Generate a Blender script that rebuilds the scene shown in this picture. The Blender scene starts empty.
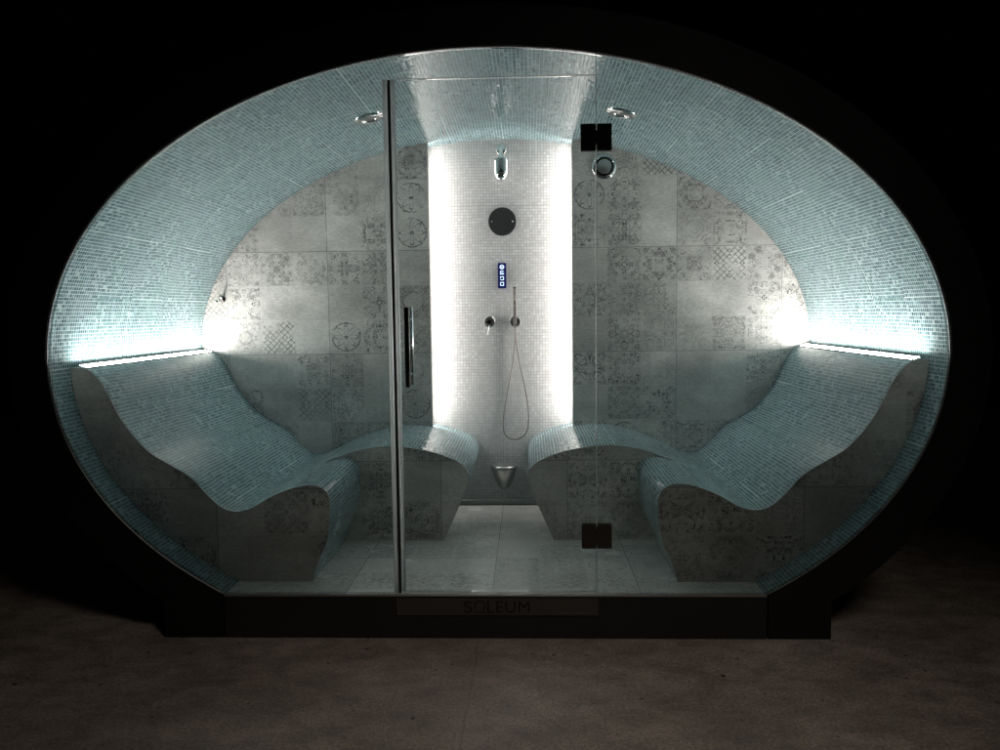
import bpy, bmesh, math, random
from mathutils import Vector, Matrix
from mathutils.geometry import tessellate_polygon
random.seed(7)
S = bpy.context.scene
COL = S.collection
PI = math.pi

# ---------------------------------------------------------------- camera, world, lamps, exposure
cam_d = bpy.data.cameras.new('camera'); cam = bpy.data.objects.new('camera', cam_d); COL.objects.link(cam)
CR = Vector((0.9993039, 0.0353226, -0.0120012)); CU = Vector((0.0090740, 0.0818943, 0.9965997)); CF = Vector((-0.0361853, 0.9960149, -0.0815168))
M = Matrix((CR, CU, -CF)).transposed().to_4x4(); M.translation = Vector((0.1538, -3.0636, 1.3296))
cam.matrix_world = M
cam_d.sensor_width = 36; cam_d.lens = 27.773; cam_d.clip_end = 200; cam_d.clip_start = 0.05
S.camera = cam
W = bpy.data.worlds.new('World'); S.world = W; W.use_nodes = True
W.node_tree.nodes['Background'].inputs[0].default_value = (1.0, 0.9, 0.8, 1)
W.node_tree.nodes['Background'].inputs[1].default_value = 0.0006
S.view_settings.view_transform = 'Standard'; S.view_settings.look = 'None'
S.view_settings.exposure = 0.82; S.view_settings.gamma = 1
S.render.engine = 'CYCLES'
S.cycles.max_bounces = 12; S.cycles.diffuse_bounces = 9; S.cycles.glossy_bounces = 4
S.cycles.transparent_max_bounces = 16; S.cycles.sample_clamp_indirect = 4
S.cycles.use_denoising = True

LED_BENCH = 60.0
LED_NICHE = 35.0
# weak fill lamp added front right to brighten fascia, ground and bench fronts
ld = bpy.data.lights.new('fill_lamp', 'AREA'); ld.energy = 1.9; ld.size = 1.0; ld.spread = math.radians(55); ld.color = (1.0, 0.91, 0.83)
lo = bpy.data.objects.new('fill_lamp', ld); COL.objects.link(lo); lo.location = (2.0, -3.6, 4.6)
lo.rotation_euler = (Vector((0.2, -.7, 0.1)) - Vector(lo.location)).to_track_quat('-Z', 'Y').to_euler()

# ---------------------------------------------------------------- node helpers and materials
class NT:
    def __init__(s, name):
        s.m = bpy.data.materials.new(name); s.m.use_nodes = True
        s.t = s.m.node_tree; s.b = s.t.nodes['Principled BSDF']; s.out = s.t.nodes['Material Output']
    def n(s, kind, **kw):
        x = s.t.nodes.new(kind)
        for k, v in kw.items(): setattr(x, k, v)
        return x
    def l(s, a, b): s.t.links.new(a, b)
    def put(s, sock, v):
        if isinstance(v, bpy.types.NodeSocket): s.l(v, sock)
        else: sock.default_value = v
    def ma(s, op, a, b=None, c=None, clamp=False):
        x = s.n('ShaderNodeMath', operation=op, use_clamp=clamp)
        s.put(x.inputs[0], a)
        if b is not None: s.put(x.inputs[1], b)
        if c is not None: s.put(x.inputs[2], c)
        return x.outputs[0]
    def vm(s, op, a, b=None, scale=None):
        x = s.n('ShaderNodeVectorMath', operation=op)
        s.put(x.inputs[0], a)
        if b is not None: s.put(x.inputs[1], b)
        if scale is not None: s.put(x.inputs['Scale'], scale)
        return x.outputs[0]
    def sep(s, v):
        x = s.n('ShaderNodeSeparateXYZ'); s.l(v, x.inputs[0]); return x.outputs
    def com(s, x_, y_, z_=0.0):
        x = s.n('ShaderNodeCombineXYZ')
        for i, v in enumerate((x_, y_, z_)): s.put(x.inputs[i], v)
        return x.outputs[0]
    def ss(s, v, lo, hi, a=0.0, b=1.0):
        x = s.n('ShaderNodeMapRange', interpolation_type='SMOOTHSTEP')
        s.put(x.inputs[0], v); s.put(x.inputs[1], lo); s.put(x.inputs[2], hi); s.put(x.inputs[3], a); s.put(x.inputs[4], b)
        return x.outputs[0]
    def noise(s, v, scale, detail=2.0, rough=.5, dist=0.0, color=False):
        x = s.n('ShaderNodeTexNoise'); s.put(x.inputs['Vector'], v)
        x.inputs['Scale'].default_value = scale; x.inputs['Detail'].default_value = detail
        x.inputs['Roughness'].default_value = rough; x.inputs['Distortion'].default_value = dist
        return x.outputs['Color' if color else 'Fac']
    def white(s, v):
        x = s.n('ShaderNodeTexWhiteNoise', noise_dimensions='3D'); s.l(v, x.inputs['Vector']); return x.outputs
    def mix(s, f, a, b, kind='MIX'):
        x = s.n('ShaderNodeMix', data_type='RGBA', blend_type=kind)
        s.put(x.inputs[0], f); s.put(x.inputs[6], a); s.put(x.inputs[7], b); return x.outputs[2]
    def ramp(s, v, pts):
        x = s.n('ShaderNodeValToRGB'); s.l(v, x.inputs[0]); e = x.color_ramp.elements
        while len(e) < len(pts): e.new(0.5)
        for i, (p, c) in enumerate(pts): e[i].position = p; e[i].color = (*c, 1)
        return x.outputs[0]
    def set(s, **kw):
        for k, v in kw.items(): s.put(s.b.inputs[k.replace('_', ' ')], v)
        return s.m

def mosaic(name, cols, grout, pitch=0.016, jitter=0.13, rough=0.13, grout_w=0.428, sheet=19, seed=0.0):
    t = NT(name)
    uv = t.n('ShaderNodeTexCoord').outputs['UV']
    g = t.vm('SCALE', uv, scale=1.0 / pitch)
    sh = t.vm('FLOOR', t.vm('SCALE', g, scale=1.0 / sheet))                 # paper-backed sheets laid a touch off one another
    so = t.vm('SCALE', t.vm('SUBTRACT', t.white(sh)[1], (.5, .5, .5)), scale=0.34)
    w = t.vm('SCALE', t.vm('SUBTRACT', t.noise(g, 0.11, 2, color=True), (.5, .5, .5)), scale=0.10)
    g = t.vm('ADD', t.vm('ADD', g, so), w)
    cell = t.vm('FLOOR', g); f = t.sep(t.vm('ABSOLUTE', t.vm('SUBTRACT', t.vm('FRACTION', g), (.5, .5, .5))))
    e = t.ma('MAXIMUM', f[0], f[1])
    q = t.sep(t.vm('ABSOLUTE', t.vm('SUBTRACT', t.vm('FRACTION', t.vm('SCALE', g, scale=1.0 / sheet)), (.5, .5, .5))))
    e = t.ma('ADD', e, t.ss(t.ma('MAXIMUM', q[0], q[1]), .484, .494, 0.0, .02 if name.startswith('teal') else .004))     # wider joints where sheets meet
    gm = t.ss(e, grout_w, grout_w + 0.035)
    wn = t.white(t.vm('ADD', cell, (seed, seed, seed)))
    cx = t.sep(cell)
    tile = t.ramp(wn[0], cols)
    big = t.noise(uv, 1.7, 3)
    tile = t.mix(t.ss(big, .35, .7, 0.0, 0.25), tile, (*[c * .8 for c in cols[1][1]], 1))
    if name.startswith('teal'):
        tile = t.mix(t.ss(t.noise(uv, 7.0, 3, .6), .42, .66, 0.0, 0.55), tile, (.145, .215, .26, 1))
        tile = t.mix(t.ss(t.noise(t.vm('ADD', uv, (5.1, 2.7, 0)), 5.0, 3, .6), .45, .68, 0.0, 0.45), tile, (.12, .245, .225, 1))
    col = t.mix(gm, tile, (*grout, 1))
    jit = t.vm('SCALE', t.vm('SUBTRACT', wn[1], (.5, .5, .5)), scale=t.ma('MULTIPLY', t.ma('SUBTRACT', 1.0, gm), jitter))
    geo = t.n('ShaderNodeNewGeometry').outputs['Normal']
    bump = t.n('ShaderNodeBump'); bump.inputs['Distance'].default_value = 0.0012; bump.inputs['Strength'].default_value = .6
    t.l(t.ma('SUBTRACT', 1.0, gm), bump.inputs['Height'])
    nn = t.vm('NORMALIZE', t.vm('ADD', bump.outputs[0], jit))
    return t.set(Base_Color=col, Roughness=t.ma('ADD', t.ma('MULTIPLY', gm, .6), rough), Normal=nn, IOR=1.5)

TEAL = [(0.0, (.040, .092, .110)), (.25, (.080, .160, .182)), (.6, (.132, .236, .258)), (.85, (.20, .32, .338)), (1.0, (.37, .51, .515))]
m_teal = mosaic('teal_glass_mosaic', TEAL, (.57, .68, .67), jitter=.085, rough=.10)
WHT = [(0.0, (.55, .53, .525)), (.3, (.60, .58, .575)), (.6, (.635, .62, .615)), (.85, (.67, .66, .655)), (1.0, (.72, .72, .715))]
m_white = mosaic('white_mosaic', WHT, (.36, .345, .335), jitter=0.035, rough=.3, grout_w=.425, pitch=.0172)

def porcelain(name, bright=1.0, off=(0, 0), pitch=0.607, orn=1.0, joint=True, tint=(1, .965, .937), seed=0.0, cellmode=3.0, gloss=.34, flat=0.0):
    t = NT(name)
    uv0 = t.n('ShaderNodeTexCoord').outputs['UV']
    uv = t.vm('ADD', uv0, (off[0], off[1], 0))
    tl = t.vm('SCALE', uv, scale=1.0 / pitch)
    tile_id = t.vm('FLOOR', tl); tf = t.vm('FRACTION', tl)
    twn = t.white(t.vm('ADD', tile_id, (seed + 3.3, seed, 1.7)))
    c = t.vm('SCALE', tl, scale=cellmode)
    cid = t.vm('FLOOR', c)
    wn = t.white(t.vm('ADD', cid, (seed, seed * 2, 11.0))); wc = t.sep(wn[1])
    p = t.vm('SUBTRACT', t.vm('FRACTION', c), (.5, .5, 0)); a = t.sep(t.vm('ABSOLUTE', p))
    mx = t.ma('MAXIMUM', a[0], a[1]); mn = t.ma('MINIMUM', a[0], a[1])
    wide = t.ma('GREATER_THAN', wc[0], 0.62)                                # some motifs fold four ways, most fold eight ways
    ka = t.ma('ADD', t.ma('MULTIPLY', wide, a[0]), t.ma('MULTIPLY', t.ma('SUBTRACT', 1.0, wide), mx))
    kb = t.ma('ADD', t.ma('MULTIPLY', wide, a[1]), t.ma('MULTIPLY', t.ma('SUBTRACT', 1.0, wide), mn))
    kv = t.com(ka, kb, t.ma('MULTIPLY', wn[0], 37.0))
    n1 = t.noise(kv, 8.8, 0.6, .5, 0.7)
    line = t.ss(t.ma('ABSOLUTE', t.ma('SUBTRACT', n1, .5)), .02, .045, 1.0, 0.0)
    fill = t.ss(n1, .60, .64)
    # petalled rosettes in some cells
    r = t.ma('SQRT', t.ma('ADD', t.ma('MULTIPLY', a[0], a[0]), t.ma('MULTIPLY', a[1], a[1])))
    th = t.ma('ARCTAN2', a[1], a[0])
    pet = t.ma('ABSOLUTE', t.ma('COSINE', t.ma('MULTIPLY', th, 4.0)))
    wob = t.ma('MULTIPLY', t.ma('SUBTRACT', t.noise(kv, 14, 2, .6), .5), .10)
    r = t.ma('ADD', r, wob)
    pr = t.ma('MULTIPLY_ADD', pet, .27, .08)
    ros = t.ss(t.ma('ABSOLUTE', t.ma('SUBTRACT', r, pr)), .012, .032, 1.0, 0.0)
    ring = t.ss(t.ma('ABSOLUTE', t.ma('SUBTRACT', r, .41)), .01, .028, 1.0, 0.0)
    ros = t.ma('MAXIMUM', ros, t.ma('MAXIMUM', ring, t.ss(r, .05, .07, 1.0, 0.0)))
    # lattice of small diamonds
    dl = t.ma('ABSOLUTE', t.ma('SUBTRACT', t.ma('FRACT', t.ma('MULTIPLY', t.ma('ADD', t.ma('ADD', a[0], a[1]), wob), 6.0)), .5))
    dm = t.ma('ABSOLUTE', t.ma('SUBTRACT', t.ma('FRACT', t.ma('MULTIPLY', t.ma('SUBTRACT', a[0], a[1]), 5.0)), .5))
    lat = t.ma('MAXIMUM', t.ss(dl, .05, .14, 1.0, 0.0), t.ss(dm, .05, .14, 1.0, 0.0))
    kal = t.ma('MAXIMUM', line, t.ma('MULTIPLY', fill, .75))
    is_r = t.ma('GREATER_THAN', wc[1], 0.955); is_l = t.ma('LESS_THAN', wc[1], 0.06)
    mot = t.mix(is_r, kal, ros); mot = t.mix(is_l, mot, lat)
    # wear: whole cells faded, blotches rubbed away, fine grit
    strength = t.ss(wc[2], .10, .66, .0, 1.0)
    wear = t.ss(t.noise(uv, 9.5, 5, .66), .36, .52)
    grit = t.ss(t.noise(uv, 95, 2, .6), .36, .56, .4, 1.0)
    rub = t.ss(t.ma('MAXIMUM', a[0], a[1]), .44, .5, 1.0, 0.2)
    om = t.ma('MULTIPLY', t.ma('MULTIPLY', t.ma('MULTIPLY', mot, strength), t.ma('MULTIPLY', wear, grit)), t.ma('MULTIPLY', rub, .95 * orn), clamp=True)
    # cement ground
    cl = t.noise(t.vm('MULTIPLY', uv, (1, 1.5, 1)), 3.0, 8, .62, .3)
    base = t.ramp(cl, [(.25, (.23, .225, .217)), (.45, (.30, .294, .285)), (.60, (.37, .362, .352)), (.8, (.46, .452, .44))])
    base = t.mix(flat, base, (.335, .329, .32, 1))
    cv = t.ss(wn[0], 0, 1, .91, 1.06); tv = t.ss(twn[0], 0, 1, .9, 1.07)
    base = t.vm('SCALE', base, scale=t.ma('MULTIPLY', cv, t.ma('MULTIPLY', tv, bright)))
    base = t.vm('MULTIPLY', base, tint)
    fine = t.ss(t.noise(t.vm('MULTIPLY', uv, (1, 2.2, 1)), 42, 4, .7), .3, .7, .84, 1.12)
    base = t.vm('SCALE', base, scale=fine)
    spk = t.ss(t.noise(uv, 150, 1, .5), .66, .74)
    spk = t.ma('MULTIPLY', spk, t.ss(t.noise(uv, 4, 2), .45, .65))
    base = t.mix(t.ma('MULTIPLY', spk, .4), base, (.10, .095, .09, 1))
    warm = t.ss(t.noise(uv, 5.5, 2), .58, .72, 0, .12)
    base = t.mix(warm, base, (.36, .29, .22, 1))
    base = t.mix(om, base, (.085, .082, .078, 1))
    if joint:
        f = t.sep(t.vm('ABSOLUTE', t.vm('SUBTRACT', tf, (.5, .5, 0))))
        jm = t.ss(t.ma('MAXIMUM', f[0], f[1]), .4970, .4988)
        base = t.mix(jm, base, (.13, .13, .126, 1))
    rr = t.ss(cl, .3, .7, gloss, gloss + .16)
    bump = t.n('ShaderNodeBump'); bump.inputs['Distance'].default_value = 0.001; bump.inputs['Strength'].default_value = .35
    t.l(t.noise(uv, 60, 4, .6), bump.inputs['Height'])
    return t.set(Base_Color=base, Roughness=rr, Normal=bump.outputs[0])

m_wallR = porcelain('patterned_porcelain_right', bright=1.85, off=(-.418, -1.0905), seed=4.0)
m_wallL = porcelain('patterned_porcelain_left', bright=1.85, off=(.418, -1.0905), seed=9.0)
m_bench = porcelain('patterned_porcelain_bench', bright=2.1, off=(-.09, .02), seed=15.0, orn=1.1)
m_floor = porcelain('patterned_porcelain_floor', bright=2.5, gloss=.13, flat=.6, off=(0, .14), seed=23.0, orn=.55, tint=(1, .965, .935))

def simple(name, col, rough=.5, metal=0.0, bump=0.0, bscale=60, var=0.0, spec=.5):
    t = NT(name); oc = t.n('ShaderNodeTexCoord').outputs['Object']
    c = (*col, 1)
    if var:
        nz = t.noise(oc, 6, 5, .6)
        c = t.vm('SCALE', (*col,), scale=t.ss(nz, .3, .7, 1 - var, 1 + var))
    kw = dict(Base_Color=c, Roughness=rough, Metallic=metal)
    t.b.inputs['Specular IOR Level'].default_value = spec
    if bump:
        b = t.n('ShaderNodeBump'); b.inputs['Distance'].default_value = .001; b.inputs['Strength'].default_value = bump
        t.l(t.noise(oc, bscale, 4, .6), b.inputs['Height']); kw['Normal'] = b.outputs[0]
    return t.set(**kw)
m_chrome = simple('polished_chrome', (.78, .78, .77), .07, 1.0)
m_steel = simple('brushed_steel', (.55, .54, .52), .28, 1.0, .15, 200)
m_dark_chrome = simple('darkened_chrome', (.12, .105, .10), .2, 1.0)  # chrome darkened in its colour to stand in for the dark room it reflects
m_alu = simple('satin_aluminium_trim', (.62, .62, .60), .35, .9)
m_hose = simple('dark_metal_hose', (.16, .14, .13), .35, .6)
m_black = simple('matt_black_grille', (.018, .019, .019), .55, 0, .6, 500)
m_fascia = simple('charcoal_fascia_board', (.015, .013, .012), .6, 0, .2, 40, .12, .3)
m_shell = simple('dark_outer_cladding', (.025, .023, .022), .7, 0, .2, 40, .1)
m_plate = simple('anodised_step_plate', (.105, .096, .087), .4, .4, .1, 150, .06)
m_ink = simple('black_lettering', (.012, .012, .012), .6)
def seal_mat():
    t = NT('clear_plastic_seal')
    t.set(Base_Color=(.93, .94, .93, 1), Roughness=.2, Transmission_Weight=1.0, IOR=1.45)
    tl = t.n('ShaderNodeBsdfTranslucent'); tl.inputs[0].default_value = (.95, .95, .94, 1)
    mx = t.n('ShaderNodeMixShader'); mx.inputs[0].default_value = .5
    t.l(t.b.outputs[0], mx.inputs[1]); t.l(tl.outputs[0], mx.inputs[2]); t.l(mx.outputs[0], t.out.inputs[0]); return t.m
m_seal = seal_mat()
m_gasket = simple('black_gasket', (.01, .01, .01), .5)
m_hall = simple('dark_hall_wall', (.010, .009, .009), .9, 0, .3, 8, .2, .1)

def emit(name, col, strength):
    t = NT(name)
    t.b.inputs['Base Color'].default_value = (.8, .8, .8, 1)
    t.b.inputs['Emission Color'].default_value = (*col, 1); t.b.inputs['Emission Strength'].default_value = strength
    return t.m
m_led = emit('led_diffuser_bench', (1.0, .955, .93), LED_BENCH)
m_led2 = emit('led_diffuser_niche', (1.0, .95, .935), LED_NICHE)
m_icon = emit('lit_icons', (.55, .68, 1.0), 1.3)
m_navy = emit('navy_touch_glass', (.03, .04, .35), .12); m_navy.node_tree.nodes['Principled BSDF'].inputs['Base Color'].default_value = (.01, .012, .04, 1)
m_navy.node_tree.nodes['Principled BSDF'].inputs['Roughness'].default_value = .1

def glass():
    t = NT('clear_safety_glass')
    tr = t.n('ShaderNodeBsdfTransparent'); tr.inputs[0].default_value = (.955, .975, .968, 1)
    gl = t.n('ShaderNodeBsdfGlossy'); gl.inputs[0].default_value = (1, 1, 1, 1); gl.inputs['Roughness'].default_value = .01
    fr = t.n('ShaderNodeFresnel'); fr.inputs[0].default_value = 1.45
    mx = t.n('ShaderNodeMixShader'); t.l(fr.outputs[0], mx.inputs[0]); t.l(tr.outputs[0], mx.inputs[1]); t.l(gl.outputs[0], mx.inputs[2])
    t.l(mx.outputs[0], t.out.inputs[0]); return t.m
m_glass = glass()
def edge_mat():
    t = NT('polished_glass_edge'); tl = t.n('ShaderNodeBsdfTranslucent'); tl.inputs[0].default_value = (.9, .95, .93, 1)
    mx = t.n('ShaderNodeMixShader'); mx.inputs[0].default_value = .6
    t.set(Base_Color=(.85, .9, .88, 1), Roughness=.15); t.l(t.b.outputs[0], mx.inputs[1]); t.l(tl.outputs[0], mx.inputs[2]); t.l(mx.outputs[0], t.out.inputs[0]); return t.m
m_edge = edge_mat()

def ground_mat():
    t = NT('worn_concrete')
    oc = t.n('ShaderNodeTexCoord').outputs['Object']
    n1 = t.noise(oc, 1.3, 7, .6, .4); n2 = t.noise(t.vm('MULTIPLY', oc, (1, 1.5, 1)), 6, 8, .72, .3); n3 = t.noise(oc, 85, 5, .8)
    base = t.ramp(n1, [(.3, (.30, .245, .200)), (.5, (.42, .35, .29)), (.7, (.54, .465, .395))])
    base = t.vm('SCALE', base, scale=t.ss(n2, .3, .7, .72, 1.25)); base = t.vm('SCALE', base, scale=t.ss(n3, .32, .68, .58, 1.35))
    o = t.sep(oc)
    jx = t.ma('ABSOLUTE', t.ma('SUBTRACT', t.ma('ADD', o[0], t.ma('MULTIPLY', t.noise(oc, 9, 4, .6), .05)), -.055 + .02))
    crust = t.ma('MULTIPLY', t.ss(jx, .004, .032, 1.0, 0.0), t.ss(t.noise(oc, 38, 4, .7), .42, .58))
    base = t.mix(t.ma('MULTIPLY', crust, .6), base, (.42, .37, .31, 1))
    jl = t.ss(jx, .001, .004, 1.0, 0.0)
    base = t.mix(t.ma('MULTIPLY', jl, .3), base, (.03, .025, .02, 1))
    chip = t.ss(t.noise(oc, 23, 2, .5), .71, .735); base = t.mix(t.ma('MULTIPLY', chip, .8), base, (.02, .018, .016, 1))
    scr = t.ma('MULTIPLY', t.ss(t.noise(t.vm('MULTIPLY', oc, (1, 7, 1)), 14, 5, .75), .58, .68), t.ss(t.noise(oc, 1.9, 3), .47, .62))
    base = t.mix(t.ma('MULTIPLY', scr, .55), base, (.36, .31, .26, 1))
    b = t.n('ShaderNodeBump'); b.inputs['Distance'].default_value = .004; b.inputs['Strength'].default_value = .5
    t.l(t.ma('SUBTRACT', t.ma('ADD', n2, t.ma('MULTIPLY', n3, .3)), t.ma('ADD', chip, t.ma('MULTIPLY', jl, .2))), b.inputs['Height'])
    return t.set(Base_Color=base, Roughness=t.ss(n2, .3, .7, .42, .68), Normal=b.outputs[0])
m_ground = ground_mat()

# ---------------------------------------------------------------- mesh helpers
def link(name, me, mat, parent=None, smooth=False):
    o = bpy.data.objects.new(name, me); COL.objects.link(o)
    if mat: me.materials.append(mat)
    if smooth:
        for p in me.polygons: p.use_smooth = True
    if parent: o.parent = parent; o.matrix_parent_inverse = Matrix.Translation(-Vector(parent.location))
    return o
def thing(name, label, cat, loc=(0, 0, 0), group=None):
    o = bpy.data.objects.new(name, None); COL.objects.link(o); o.location = loc; o.empty_display_size = .1
    o['label'] = label; o['category'] = cat
    if group: o['group'] = group
    return o
def tag(o, label, cat, group=None):
    o['label'] = label; o['category'] = cat
    if group: o['group'] = group
    return o
def from_bm(name, bm, mat, parent=None, smooth=False):
    bmesh.ops.recalc_face_normals(bm, faces=bm.faces[:])
    me = bpy.data.meshes.new(name); bm.to_mesh(me); bm.free()
    return link(name, me, mat, parent, smooth)
def box_bm(bm, x0, x1, y0, y1, z0, z1, bev=0.0):
    b2 = bmesh.new(); bmesh.ops.create_cube(b2, size=1)
    bmesh.ops.scale(b2, vec=(x1 - x0, y1 - y0, z1 - z0), verts=b2.verts[:])
    bmesh.ops.translate(b2, vec=((x0 + x1) / 2, (y0 + y1) / 2, (z0 + z1) / 2), verts=b2.verts[:])
    if bev: bmesh.ops.bevel(b2, geom=b2.edges[:] + b2.verts[:], offset=bev, segments=2, affect='EDGES')
    tmp = bpy.data.meshes.new('t'); b2.to_mesh(tmp); b2.free(); bm.from_mesh(tmp); bpy.data.meshes.remove(tmp)
def box(name, dims, mat, parent=None, bev=0.0):
    bm = bmesh.new(); box_bm(bm, *dims, bev=bev); return from_bm(name, bm, mat, parent)
def plate(name, poly, y0, y1, mat, parent=None, ush=0.0):
    """poly of (x,z), extruded from y0 to y1, uv in metres"""
    tri = tessellate_polygon([[Vector((x, z, 0)) for x, z in poly]])
    n = len(poly)
    vs = [(x, y0, z) for x, z in poly] + [(x, y1, z) for x, z in poly]
    fs = [tuple(t) for t in tri] + [tuple(i + n for i in reversed(t)) for t in tri]
    fs += [(i, (i + 1) % n, (i + 1) % n + n, i + n) for i in range(n)]
    me = bpy.data.meshes.new(name); me.from_pydata(vs, [], fs)
    uv = me.uv_layers.new(name='uv')
    for p in me.polygons:
        side = len(p.vertices) == 4
        for li in p.loop_indices:
            v = me.vertices[me.loops[li].vertex_index].co
            uv.data[li].uv = (v.x + ush + (v.y if side else 0), v.z)
    bm = bmesh.new(); bm.from_mesh(me); bmesh.ops.recalc_face_normals(bm, faces=bm.faces[:]); bm.to_mesh(me); bm.free()
    return link(name, me, mat, parent)
def lathe(name, prof, mat, parent=None, axis='Z', loc=(0, 0, 0), seg=40, rot=None, a0=0, a1=2 * PI):
    bm = bmesh.new(); rings = []
    full = abs(a1 - a0 - 2 * PI) < 1e-6; cnt = seg if full else seg + 1
    for r, h in prof:
        rings.append([bm.verts.new((r * math.cos(a0 + (a1 - a0) * i / seg), r * math.sin(a0 + (a1 - a0) * i / seg), h)) for i in range(cnt)])
    for a, b in zip(rings, rings[1:]):
        for i in range(seg):
            j = (i + 1) % cnt; bm.faces.new((a[i], a[j], b[j], b[i]))
    bmesh.ops.remove_doubles(bm, verts=bm.verts[:], dist=1e-6)
    if axis == 'Y': bmesh.ops.rotate(bm, matrix=Matrix.Rotation(PI / 2, 3, 'X'), verts=bm.verts[:])   # +h goes to -Y, toward the viewer
    if rot: bmesh.ops.rotate(bm, matrix=rot, verts=bm.verts[:])
    bmesh.ops.translate(bm, vec=loc, verts=bm.verts[:])
    o = from_bm(name, bm, mat, parent, True)
    return o
def sharp(o, ang=40):
    me = o.data; bm = bmesh.new(); bm.from_mesh(me)
    for e in bm.edges:
        if len(e.link_faces) == 2 and e.calc_face_angle() > math.radians(ang): e.smooth = False
    bm.to_mesh(me); bm.free(); return o
def tube(name, pts, r, mat, parent=None, seg=10, closed=False):
    bm = bmesh.new(); P = [Vector(p) for p in pts]; n = len(P); rings = []; up = Vector((0.0137, 1, 0.021))
    for i in range(n):
        a = P[i - 1] if (i > 0 or closed) else P[i]; b = P[(i + 1) % n] if (i < n - 1 or closed) else P[i]
        t = (b - a).normalized(); u = t.cross(up)
        if u.length < .05: u = t.cross(Vector((1, 0, 0)))
        u.normalize(); v = t.cross(u).normalized()
        rr = r[i] if isinstance(r, (list, tuple)) else r
        rings.append([bm.verts.new(P[i] + u * rr * math.cos(2 * PI * k / seg) + v * rr * math.sin(2 * PI * k / seg)) for k in range(seg)])
    for i in range(n if closed else n - 1):
        a, b = rings[i], rings[(i + 1) % n]
        for k in range(seg): bm.faces.new((a[k], a[(k + 1) % seg], b[(k + 1) % seg], b[k]))
    if not closed: bm.faces.new(rings[0]); bm.faces.new(rings[-1])
    return from_bm(name, bm, mat, parent, True)
def sweep(name, prof, y0, y1, mat, parent=None, u0=0.0, ny=1):
    """sheet along profile (x,z), uv = (arc length, y)"""
    vs = []; L = [u0]
    for a, b in zip(prof, prof[1:]): L.append(L[-1] + math.dist(a, b))
    for (x, z) in prof: vs += [(x, y0, z), (x, y1, z)]
    fs = [(2 * i, 2 * i + 1, 2 * i + 3, 2 * i + 2) for i in range(len(prof) - 1)]
    me = bpy.data.meshes.new(name); me.from_pydata(vs, [], fs); uv = me.uv_layers.new(name='uv')
    for p in me.polygons:
        for li in p.loop_indices:
            vi = me.loops[li].vertex_index; uv.data[li].uv = (L[vi // 2], me.vertices[vi].co.y)
    return link(name, me, mat, parent, True)
def spline(pts, step=6):
    out = []; P = [pts[0]] + list(pts) + [pts[-1]]
    for i in range(1, len(P) - 2):
        p0, p1, p2, p3 = [Vector(q) for q in P[i - 1:i + 3]]
        for k in range(step):
            t = k / step
            q = .5 * ((2 * p1) + (p2 - p0) * t + (2 * p0 - 5 * p1 + 4 * p2 - p3) * t * t + (-p0 + 3 * p1 - 3 * p2 + p3) * t ** 3)
            out.append(tuple(q))
    out.append(tuple(pts[-1])); return out

# ---------------------------------------------------------------- the pod
A, B, CZ, FZ, D = 1.797, 1.2125, 1.1364, 0.18, 1.496
NX = 0.418                 # half width of the shower niche
NY = 1.60                  # its back panel
def ell(x, a=A, b=B, s=1): return CZ + s * b * math.sqrt(max(0, 1 - (x / a) ** 2))
def ell_arc(a, b, z_end, n=240):
    """from floor on the left, over the top, to the floor on the right"""
    t0 = math.asin((z_end - CZ) / b)
    return [(a * math.cos(PI - t0 + (2 * t0 - PI) * i / n), CZ + b * math.sin(PI - t0 + (2 * t0 - PI) * i / n)) for i in range(n + 1)]

gr = bmesh.new()
for v in ((-14, -9, 0), (14, -9, 0), (14, 7, 0), (-14, 7, 0)): gr.verts.new(v)
gr.faces.new(gr.verts[:]); g = from_bm('floor', gr, m_ground); g['kind'] = 'structure'
hw = box('background_wall', (-14, 14, 7.0, 7.2, 0, 7), m_hall); hw['kind'] = 'structure'

pod = thing('steam_room', 'egg-shaped walk-in steam room with dark oval fascia, lined in teal glass mosaic', 'steam room', (0, .8, 0))
arc_in = ell_arc(A, B, FZ)
# lining: sheet with uv, starts just behind the fascia
sweep('mosaic_lining', arc_in, 0.0, NY + .15, m_teal, pod)
# fascia: ring of facets between inner and outer outline, extruded 3 cm, foot ends straight
AO, BO = 1.955, 1.372
def fascia():
    inner = ell_arc(A + .003, B + .003, FZ + .001, 200); outer = ell_arc(AO, BO, .16, 200)
    outer = [(-1.362, .0)] + [(-1.362, .163)] + [q for q in outer if q[1] > .165] + [(1.362, .163), (1.362, .0)]
    poly = outer + [(1.362 - .0, .0)][:0] + [(inner[-1][0], .0)] + inner[::-1] + [(inner[0][0], .0)]
    return poly
plate('front_fascia', fascia(), -.012, .02, m_fascia, pod)
for a in (42, 138, 12, 168):                                       # hairline joints between fascia boards
    ca, sa = math.cos(math.radians(a)), math.sin(math.radians(a))
    p0 = Vector((ca * (A + .012), -.0135, CZ + sa * (B + .012))); p1 = Vector((ca * (AO - .004), -.0135, CZ + sa * (BO - .004)))
    tube('board_joint', [p0, p1], .0012, m_gasket, pod, 6)
# shell behind
so = ell_arc(AO - .03, BO - .03, .05, 160)
shell_poly = so + [(x, z) for x, z in ell_arc(A + .012, B + .012, FZ - .02, 160)[::-1]]
plate('outer_shell', shell_poly, .022, NY + .16, m_shell, pod)
plate('shell_back', [(x, z) for x, z in so], NY + .162, NY + .19, m_shell, pod)
tube('rim_trim', [(x, -.006, z) for x, z in ell_arc(A - .001, B - .001, FZ + .002)], .0022, m_alu, pod, 8)
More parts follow.
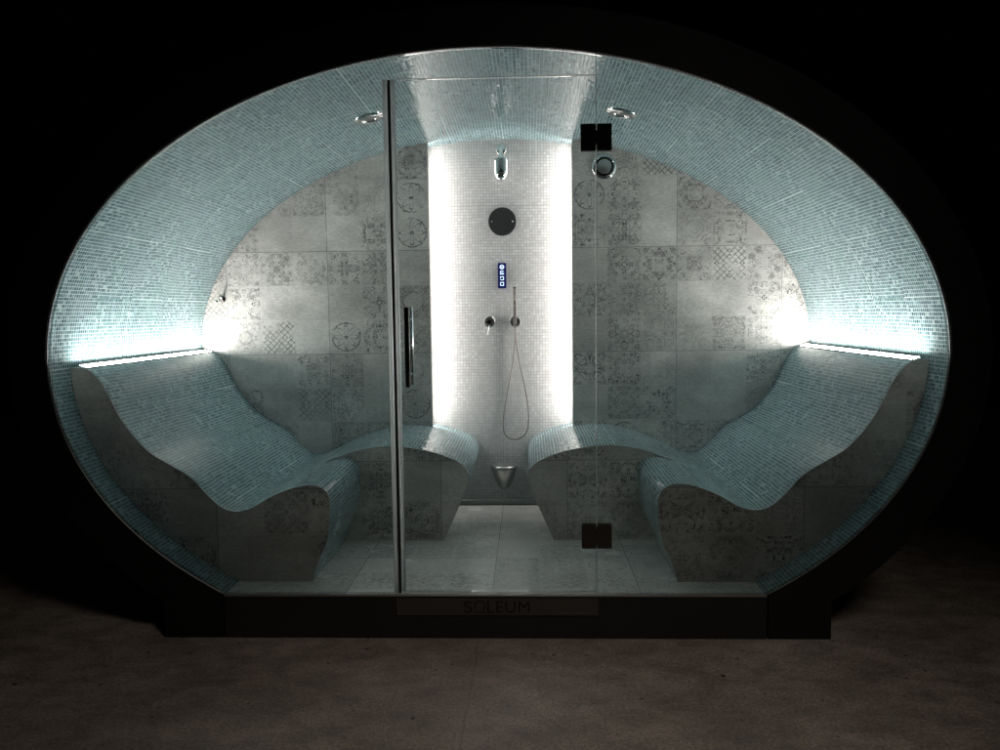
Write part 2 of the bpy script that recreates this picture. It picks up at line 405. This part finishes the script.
# base
bx = math.sqrt(1 - ((FZ - CZ) / B) ** 2) * A
plate('base_plinth', [(-bx - .001, 0), (bx + .001, 0), (bx + .001, FZ - .006), (-bx - .001, FZ - .006)], -.0125, .06, m_shell, pod)
fl = bmesh.new(); uvl = fl.loops.layers.uv.new('uv')
def quad(bm, uvl, co, uvs):
    f = bm.faces.new([bm.verts.new(c) for c in co])
    for l, u in zip(f.loops, uvs): l[uvl].uv = u
quad(fl, uvl, [(-bx - .02, 0.0, FZ), (bx + .02, 0.0, FZ), (bx + .02, NY + .15, FZ), (-bx - .02, NY + .15, FZ)],
     [(-bx - .02, 0), (bx + .02, 0), (bx + .02, NY + .15), (-bx - .02, NY + .15)])
from_bm('floor_tiles', fl, m_floor, pod)
box('floor_edge_trim', (-bx, bx, -.0145, -.0005, FZ - .0035, FZ + .0015), m_alu, pod)
# back wall, two halves either side of the niche
for sx in (1, -1):
    poly = [(sx * NX, FZ)]
    top = [(sx * (NX + (A - NX) * i / 60), 0) for i in range(61)]
    t0 = math.acos(NX / A); t1 = math.asin((FZ - CZ) / B)
    arc = [(sx * A * math.cos(t0 + (t1 - t0) * i / 90), CZ + B * math.sin(t0 + (t1 - t0) * i / 90)) for i in range(91)]
    plate('back_wall', poly + arc, D, D + .014, m_wallR if sx > 0 else m_wallL, pod)
# niche panel
nb = bmesh.new(); uvl = nb.loops.layers.uv.new('uv')
N = 24
for i in range(N):
    x0, x1 = -.53 + 1.06 * i / N, -.53 + 1.06 * (i + 1) / N
    ya, yb = NY + 0.12 * x0 * x0, NY + 0.12 * x1 * x1                        # gently bowed toward the room
    quad(nb, uvl, [(x0, ya, FZ), (x1, yb, FZ), (x1, yb, ell(x1)), (x0, ya, ell(x0))], [(x0, FZ), (x1, FZ), (x1, ell(x1)), (x0, ell(x0))])
bmesh.ops.remove_doubles(nb, verts=nb.verts[:], dist=1e-5); from_bm('niche_panel', nb, m_white, pod, True)
for sx in (1, -1): box('niche_cheek', tuple(sorted((sx * .531, sx * .54))) + (D + .015, NY + .138, FZ, 2.27), m_alu, pod)
# threshold plate with lettering
sp = box('step_plate', (-.391, .431, -.0185, -.0128, .099, .170), m_plate, pod, bev=.0008)
def text_mesh(s, size):
    c = bpy.data.curves.new('t', 'FONT'); c.body = s; c.size = size; c.extrude = .0006; c.space_character = 1.06
    o = bpy.data.objects.new('t', c); COL.objects.link(o)
    dg = bpy.context.evaluated_depsgraph_get(); me = bpy.data.meshes.new_from_object(o.evaluated_get(dg))
    bpy.data.objects.remove(o); return me
def lettering():
    bm = bmesh.new(); H = .048; size = H / .70
    def put(s, x0, w):
        me = text_mesh(s, size); xs = [v.co.x for v in me.vertices]; zs = [v.co.y for v in me.vertices]
        k = w / (max(xs) - min(xs)); kz = H / (max(zs) - min(zs))
        R = Matrix(((k, 0, 0, x0 - min(xs) * k), (0, 0, 1, -.0192), (0, kz, 0, .1105 - min(zs) * kz), (0, 0, 0, 1)))
        me.transform(R); bm.from_mesh(me); bpy.data.meshes.remove(me)
    put('S', -.116, .036); put('LEUM', -.020, .172)
    # horseshoe ring and bar standing for the second letter
    cx, cz, r1, r0 = -.050, .1385, .0235, .0182
    def arcq(a0, a1, n=22):
        for i in range(n):
            t0, t1 = a0 + (a1 - a0) * i / n, a0 + (a1 - a0) * (i + 1) / n
            vs = [bm.verts.new((cx + r * math.cos(t), -.0192, cz + r * math.sin(t))) for r, t in ((r0, t0), (r1, t0), (r1, t1), (r0, t1))]
            bm.faces.new(vs)
    arcq(math.radians(-52), math.radians(232)); box_bm(bm, cx - .021, cx + .021, -.0195, -.0188, .1105, .1150)
    return from_bm('lettering', bm, m_ink, sp)
lettering()

# ---------------------------------------------------------------- loungers
HEAD = [(1.794, 1.113), (1.762, 1.113), (1.728, 1.1075), (1.682, 1.066), (1.642, 1.003), (1.600, .912), (1.545, .826), (1.473, .748), (1.392, .696), (1.296, .636), (1.226, .559), (1.168, .507), (1.11, .488)]
TAILF = [(1.037, .503), (.946, .554), (.847, .592), (.767, .600), (.716, .577), (.697, .527), (.701, .440), (.716, .353), (.754, .268), (.781, .1805)]
TAILR = [(1.03, .508), (.93, .562), (.86, .592), (.786, .618), (.712, .641), (.63, .656), (.55, .660), (.45, .654), (.343, .634), (.262, .608), (.19, .573), (.157, .532), (.152, .479), (.180, .405), (.228, .293), (.28, .1805)]
Y1, Y2 = .150, .754
def make_lounger(sx, label):
    t = thing('wave_lounger', label, 'lounger', (sx * 1.1, .8, FZ), 'wave-shaped loungers inside the steam room')
    pf = [(sx * x, z) for x, z in spline(HEAD + TAILF)]; pr = [(sx * x, z) for x, z in spline(HEAD + TAILR)]
    # surface: front bay and back bay in one mesh
    a = sweep('seat_surface', pf, Y1, Y2, m_teal, t); b = sweep('tmp', pr, Y2, NY + .13, m_teal, t)
    bm = bmesh.new(); bm.from_mesh(a.data); bm.from_mesh(b.data); bm.to_mesh(a.data); bm.free(); bpy.data.objects.remove(b)
    for p in a.data.polygons: p.use_smooth = True
    x0 = math.sqrt(1 - ((FZ - CZ) / B) ** 2) * A
    t0, t1 = math.asin((FZ - CZ) / B), math.asin((1.112 - CZ) / B)
    wall = [(sx * (A - .002) * math.cos(t0 + (t1 - t0) * i / 40), CZ + (B - .002) * math.sin(t0 + (t1 - t0) * i / 40)) for i in range(41)]
    poly = pf + [q for q in wall if q[1] > FZ + .0005]
    plate('front_panel', poly, Y1, Y1 + .012, m_bench, t, ush=0.0 if sx > 0 else 3.1)
    # inner panel of the footrest
    rr = [q for q in pr if abs(q[0]) < .95]
    plate('footrest_panel', rr + [(sx * .95, FZ + .001)], Y2 - .001, Y2 + .011, m_bench, t, ush=.35 if sx > 0 else 2.2)
    tube('edge_trim', [(x, Y1 - .001, z) for x, z in pf], .0017, m_alu, t, 6)
    tube('edge_trim', [(x, Y2 - .002, z) for x, z in rr], .0017, m_alu, t, 6)
    return t
make_lounger(-1, 'teal mosaic wave lounger on the left, behind the fixed glass beside the door handle')
make_lounger(1, 'teal mosaic wave lounger on the right, behind the glass beside the door hinges')

# ---------------------------------------------------------------- light strips
def one_face(o, d):
    # only the diffuser's open face glows, the rest of the strip is its metal body
    o.data.materials.append(m_alu)
    for p in o.data.polygons: p.material_index = 0 if p.normal.dot(d.normalized()) > .8 else 1
for sx, w in ((-1, 'left'), (1, 'right')):
    t = thing('light_strip', 'glowing white light strip along the head end of the %s lounger' % w, 'light strip', (sx * 1.78, .9, 1.11), 'light strips of the steam room')
    bm = bmesh.new()                                                  # diffuser leaning a little toward the room, in a lipped channel
    pr = [(1.731, 1.1112), (1.731, 1.1152), (1.763, 1.1242), (1.763, 1.1112)]
    va = [[bm.verts.new((sx * x, y, z)) for x, z in pr] for y in (Y1 + .012, D - .035)]
    for k in range(4): bm.faces.new((va[0][k], va[0][(k + 1) % 4], va[1][(k + 1) % 4], va[1][k]))
    bm.faces.new(va[0]); bm.faces.new(va[1])
    one_face(from_bm('diffuser', bm, m_led, t), Vector((-sx * .4, 0, 1)))
    x0, x1 = sorted((sx * 1.7635, sx * 1.766)); box('channel', (x0, x1, Y1 + .010, D - .030, 1.1125, 1.1238), m_alu, t)
for sx, w in ((-1, 'left'), (1, 'right')):
    t = thing('light_strip', 'white light strip glowing down the %s edge of the shower niche' % w, 'light strip', (sx * .46, 1.54, .66), 'light strips of the steam room')
    bm = bmesh.new(); pr = [(.458, D + .024), (.462, D + .024), (.462, D + .050), (.452, D + .050)]     # corner profile aimed across the niche and out
    va = [[bm.verts.new((sx * x, y, z)) for x, y in pr] for z in (.668, 2.285)]
    for k in range(4): bm.faces.new((va[0][k], va[0][(k + 1) % 4], va[1][(k + 1) % 4], va[1][k]))
    bm.faces.new(va[0]); bm.faces.new(va[1])
    one_face(from_bm('diffuser', bm, m_led2, t), Vector((-sx * .97, -.24, 0)))
    x0, x1 = sorted((sx * .4622, sx * .467)); box('channel', (x0, x1, D + .028, D + .052, .666, 2.287), m_alu, t)

# ---------------------------------------------------------------- glass front
GY0, GY1 = .004, .012
DL, DR, DT, DB = -.371, .424, 2.233, .192
def ins(x, s=1): return CZ + s * (B - .004) * math.sqrt(max(0, 1 - (x / (A - .004)) ** 2))
tz = math.asin((FZ + .004 - CZ) / (B - .004))
def arc_pts(ta, tb, n=80): return [((A - .004) * math.cos(ta + (tb - ta) * i / n), CZ + (B - .004) * math.sin(ta + (tb - ta) * i / n)) for i in range(n + 1)]
XL = -.392; XR = .4275
tl_ = PI - tz; tr_top = math.acos(XR / (A - .004))
gp = thing('glass_panel', 'fixed clear glass filling the opening left of and above the door', 'glass panel', (-1, 0, FZ), 'fixed glass of the steam room front')
polyL = arc_pts(tl_, tr_top) + [(XR - .0035, ins(XR)), (XR - .0035, DT + .006), (XL, DT + .006), (XL, FZ + .004)]
plate('pane', polyL, GY0, GY1, m_glass, gp)
tube('polished_edge', [(XL + .001, .008, DT + .0045), (XR - .004, .008, DT + .0045)], .0013, m_edge, gp, 6)
for k, (xa, xb, mm, ya, yb) in enumerate(((-.3833, -.3735, m_gasket, .002, .014),)):
    box('edge_seal', (xa, xb, ya, yb, FZ + .004, DT), mm, gp)
tube('edge_seal', [(-.3935, .008, FZ + .005), (-.3935, .008, DT)], .0098, m_seal, gp, 24)
gp2 = thing('glass_panel', 'fixed clear glass to the right of the door, carrying the two dark hinges', 'glass panel', (1, 0, FZ), 'fixed glass of the steam room front')
polyR = [(XR, FZ + .004), (XR, ins(XR))] + arc_pts(tr_top, tz)[1:]
plate('pane', polyR, GY0, GY1, m_glass, gp2)
box('polished_edge', (XR - .0021, XR - .0001, GY0 - .0002, GY1 + .0002, FZ + .005, ins(XR) - .004), m_edge, gp2)
dr = thing('glass_door', 'clear frameless glass door with tall chrome handle and pale edge seal', 'door', (DR, .008, FZ))
plate('pane', [(DL, DB), (DR, DB), (DR, DT), (DL, DT)], GY0, GY1, m_glass, dr)
tube('edge_seal', [(DL + .0075, .008, DB), (DL + .0075, .008, DT)], .0095, m_seal, dr, 24)
box('bottom_seal', (DL + .008, DR - .002, .001, .014, DB - .007, DB - .0005), m_seal, dr)
box('polished_edge', (DR + .0001, DR + .0010, GY0 - .0002, GY1 + .0002, DB, DT), m_edge, dr)
hb = tube('handle', [(-.320, -.048, 1.038), (-.320, -.048, 1.352)], .0100, m_chrome, dr, 20); sharp(hb)
hb2 = tube('inner_bar', [(-.320, .064, 1.038), (-.320, .064, 1.352)], .0100, m_chrome, None, 20); sharp(hb2)
hb2.parent = hb
for z in (1.085, 1.305):
    s_ = tube('standoff', [(-.320, -.04, z), (-.320, .003, z)], .006, m_chrome, None, 12); s_.parent = hb
    s_ = tube('standoff', [(-.320, .013, z), (-.320, .058, z)], .006, m_chrome, None, 12); s_.parent = hb
# hinges: leaf on the door, leaf on the fixed glass, knuckle between
for z0, z1 in ((1.948, 2.050), (.372, .470)):
    zc = (z0 + z1) / 2
    hg = box('hinge', (.366, .4235, -.006, .0035, z0, z1), m_dark_chrome, dr, bev=.0012)
    for o_ in (box('leaf', (.4285, .486, -.006, .0035, z0, z1), m_dark_chrome, None, .0012),
               box('leaf', (.366, .4235, .0125, .022, z0, z1), m_dark_chrome, None, .0012),
               box('leaf', (.4285, .486, .0125, .022, z0, z1), m_dark_chrome, None, .0012),
               box('knuckle', (.4237, .4283, -.005, .021, zc - .026, zc + .026), m_dark_chrome, None)): o_.parent = hg

# ---------------------------------------------------------------- shower fittings on the niche panel
PY = NY - .0005
t = thing('shower_head', 'chrome bullet-shaped shower head on a short arm at the top of the niche', 'shower head', (.007, PY, 2.30))
lathe('wall_flange', [(0, 0), (.030, 0), (.030, .006), (.026, .010), (0, .010)], m_chrome, t, 'Y', (.007, PY, 2.286))
tube('arm', [(.007, PY - .008, 2.286), (.007, PY - .035, 2.284), (.007, PY - .060, 2.268), (.007, PY - .072, 2.245), (.007, PY - .074, 2.228)], [.0105, .0105, .0115, .0115, .013], m_chrome, t, 18)
hd = lathe('spray_body', [(0, .150), (.012, .150), (.016, .143), (.020, .134), (.026, .128), (.0435, .1265), (.0455, .124), (.0455, .060), (.0445, .042), (.040, .026), (.031, .010), (.022, .002), (.018, 0), (0, 0)], m_chrome, t, 'Z', (.007, PY - .074, 2.094), 48); sharp(hd, 35)
t = thing('wall_speaker', 'round matt black speaker disc on the white mosaic below the shower head', 'speaker', (.009, PY, 1.866))
sd = sharp(lathe('disc', [(0, 0), (.084, 0), (.084, .010), (.081, .013), (.079, .0125), (0, .0125)], m_black, t, 'Y', (.009, PY, 1.866), 56))
for sx in (-.062, .062): lathe('screw', [(0, 0), (.004, 0), (.003, .002), (0, .0025)], m_steel, t, 'Y', (.009 + sx, PY - .0126, 1.866), 12)
t = thing('control_panel', 'slim navy touch panel with four lit blue-white icons on the mosaic', 'control panel', (.004, PY, 1.47))
box('touch_glass', (-.021, .029, PY - .012, PY, 1.470, 1.622), m_navy, t, bev=.003)
def icon(kind, zc):
    bm = bmesh.new(); c = Vector((.004, PY - .0128, zc))
    def ring(r1, r0, n=28, a0=0, a1=2 * PI, ox=0, oz=0):
        for i in range(n):
            q0, q1 = a0 + (a1 - a0) * i / n, a0 + (a1 - a0) * (i + 1) / n
            bm.faces.new([bm.verts.new((c.x + ox + r * math.cos(q), c.y, c.z + oz + r * math.sin(q))) for r, q in ((r0, q0), (r1, q0), (r1, q1), (r0, q1))])
    def rect(x0, x1, z0, z1): bm.faces.new([bm.verts.new((c.x + x, c.y, c.z + z)) for x, z in ((x0, z0), (x1, z0), (x1, z1), (x0, z1))])
    if kind == 0: ring(.013, .0095); ring(.004, 0.0005)
    else:
        s = .0105; w = .0028
        rect(-s, s, s - w, s); rect(-s, s, -s, -s + w)
        if kind != 2: rect(-s, -s + w, -s + w, s - w)
        if kind != 1: rect(s - w, s, -s + w, s - w)
        if kind == 1: rect(s - w, s, -s + w, -.002); ring(.0035, .001)
        if kind == 2: rect(-s, -s + w, -.001, s - w)
    return from_bm('icon', bm, m_icon, t)
for k in range(4): icon(k, 1.597 - .0335 * k)
t = thing('mixer_valve', 'round chrome mixer knob with a thin lever left of the hand shower', 'mixer valve', (-.074, PY, 1.27))
sharp(lathe('rose', [(0, 0), (.034, 0), (.034, .005), (.031, .008), (0, .008)], m_chrome, t, 'Y', (-.074, PY, 1.270)))
sharp(lathe('knob', [(0, 0), (.020, 0), (.020, .034), (.017, .038), (0, .038)], m_dark_chrome, t, 'Y', (-.074, PY - .008, 1.270)))
tube('lever', [(-.074, PY - .038, 1.262), (-.077, PY - .046, 1.230), (-.083, PY - .050, 1.195)], [.005, .004, .003], m_chrome, t, 10)
t = thing('hand_shower', 'slender stick hand shower standing in its round holder, thin hose looping below', 'hand shower', (.079, PY, 1.27))
sharp(lathe('holder', [(0, 0), (.034, 0), (.034, .005), (.031, .008), (.016, .009), (.016, .030), (0, .030)], m_chrome, t, 'Y', (.079, PY, 1.270)))
sharp(tube('wand', [(.079, PY - .045, 1.235), (.079, PY - .045, 1.258), (.079, PY - .045, 1.262), (.079, PY - .045, 1.478)], [.0065, .0065, .0092, .0092], m_dark_chrome, t, 20))
hose = [(.079, 1.236), (.079, 1.19), (.0775, 1.15), (.062, 1.02), (.040, .90), (.016, .78), (.004, .70), (.000, .655), (.004, .612), (.018, .580), (.040, .564), (.068, .558), (.098, .564), (.128, .582), (.146, .612), (.154, .655), (.156, .70), (.150, .78), (.130, .90), (.104, 1.02), (.084, 1.15), (.080, 1.20), (.079, 1.262)]
hp = spline(hose, 5); nh = len(hp)
tube('hose', [(x, PY - .045 + .033 * min(1, (i / nh) * 1.05) ** 2 if i > nh * .5 else PY - .045 + .018 * math.sin(PI * i / nh), z) for i, (x, z) in enumerate(hp)], .0040, m_hose, t, 8)
t = thing('steam_outlet_cup', 'small tapered stainless steel cup fixed low on the niche wall', 'steam outlet', (.003, PY, .26))
cup = []
bm = bmesh.new()
prof = [(.070, .395), (.080, .388), (.077, .372), (.066, .335), (.052, .298), (.036, .268), (.024, .252), (.004, .249)]
rings = []
for r, z in prof: rings.append([bm.verts.new((.003 + r * math.cos(PI + PI * i / 32), PY + .85 * r * math.sin(PI + PI * i / 32), z)) for i in range(33)])
for a, b in zip(rings, rings[1:]):
    for i in range(32): bm.faces.new((a[i], a[i + 1], b[i + 1], b[i]))
rin = [[bm.verts.new((.003 + r * math.cos(PI + PI * i / 32), PY + .85 * r * math.sin(PI + PI * i / 32), z)) for i in range(33)] for r, z in [(.066, .395), (.060, .350), (.040, .300), (.002, .290)]]
for a, b in zip([rings[0]] + rin, rin):
    for i in range(32): bm.faces.new((a[i], a[i + 1], b[i + 1], b[i]))
from_bm('cup', bm, m_steel, t, True)
lathe('mounting_rim', [(.079, 0), (.083, .001), (.083, .004), (.079, .005), (.079, 0)], m_steel, t, 'Z', (.003, PY, .385), 32, None, PI, 2 * PI)
t = thing('linear_drain', 'narrow steel linear drain across the floor at the foot of the niche', 'drain', (0, D - .02, FZ))
box('cover', (-.41, .41, D - .030, D + .045, FZ + .0012, FZ + .004), m_steel, t)
for y in (D - .038, D + .052): box('slot', (-.412, .412, y - .0045, y + .0045, FZ + .0012, FZ + .0022), m_gasket, t)

# round valve vent on the right wall and small hook on the left wall
t = thing('air_vent', 'round chrome air valve on the patterned wall below the upper hinge', 'vent', (.604, D, 2.157))
sharp(lathe('outer_ring', [(.050, 0), (.072, 0), (.072, .008), (.068, .015), (.058, .017), (.050, .010), (.050, 0)], m_chrome, t, 'Y', (.604, D, 2.157), 48), 50)
lathe('throat', [(0, .001), (.050, .001), (.050, .003), (0, .003)], m_gasket, t, 'Y', (.604, D, 2.157), 40)
sharp(lathe('disc', [(0, .003), (.040, .003), (.043, .016), (.041, .020), (.020, .0235), (0, .0245)], m_steel, t, 'Y', (.604, D, 2.157), 48), 50)
t = thing('robe_hook', 'tiny chrome double hook on the patterned wall near the left rim', 'hook', (-1.665, D, 1.426))
lathe('rose', [(0, 0), (.018, 0), (.018, .006), (0, .008)], m_dark_chrome, t, 'Y', (-1.660, D, 1.424), 24)
for dx, dz in ((-.030, -.012), (.006, .022)):
    tube('prong', [(-1.660, D - .006, 1.424), (-1.660 + dx * .5, D - .035, 1.424 + dz * .2 - .008), (-1.660 + dx, D - .052, 1.424 + dz)], [.0065, .006, .0075], m_chrome, t, 10)

# ceiling downlights, unlit, lying on the curved lining
for x, y, w in ((-.607, .755, 'left'), (.613, .755, 'right')):
    z = ell(x)
    nrm = Vector((-x / A ** 2, 0, -(z - CZ) / B ** 2)).normalized()
    rot = nrm.to_track_quat('Z', 'Y').to_matrix()
    loc = Vector((x, y, z)) + nrm * .0005
    t = thing('downlight', 'round chrome downlight in the %s half of the mosaic ceiling, switched off' % w, 'downlight', tuple(loc), 'downlights in the mosaic ceiling')
    sharp(lathe('bezel', [(.034, .001), (.036, .006), (.048, .013), (.068, .008), (.074, .0), (.040, .0)], m_chrome, t, 'Z', tuple(loc), 48, rot), 50)
    lathe('lens', [(0, .009), (.010, .009), (.018, .0065), (.034, .004)], m_steel, t, 'Z', tuple(loc), 32, rot)
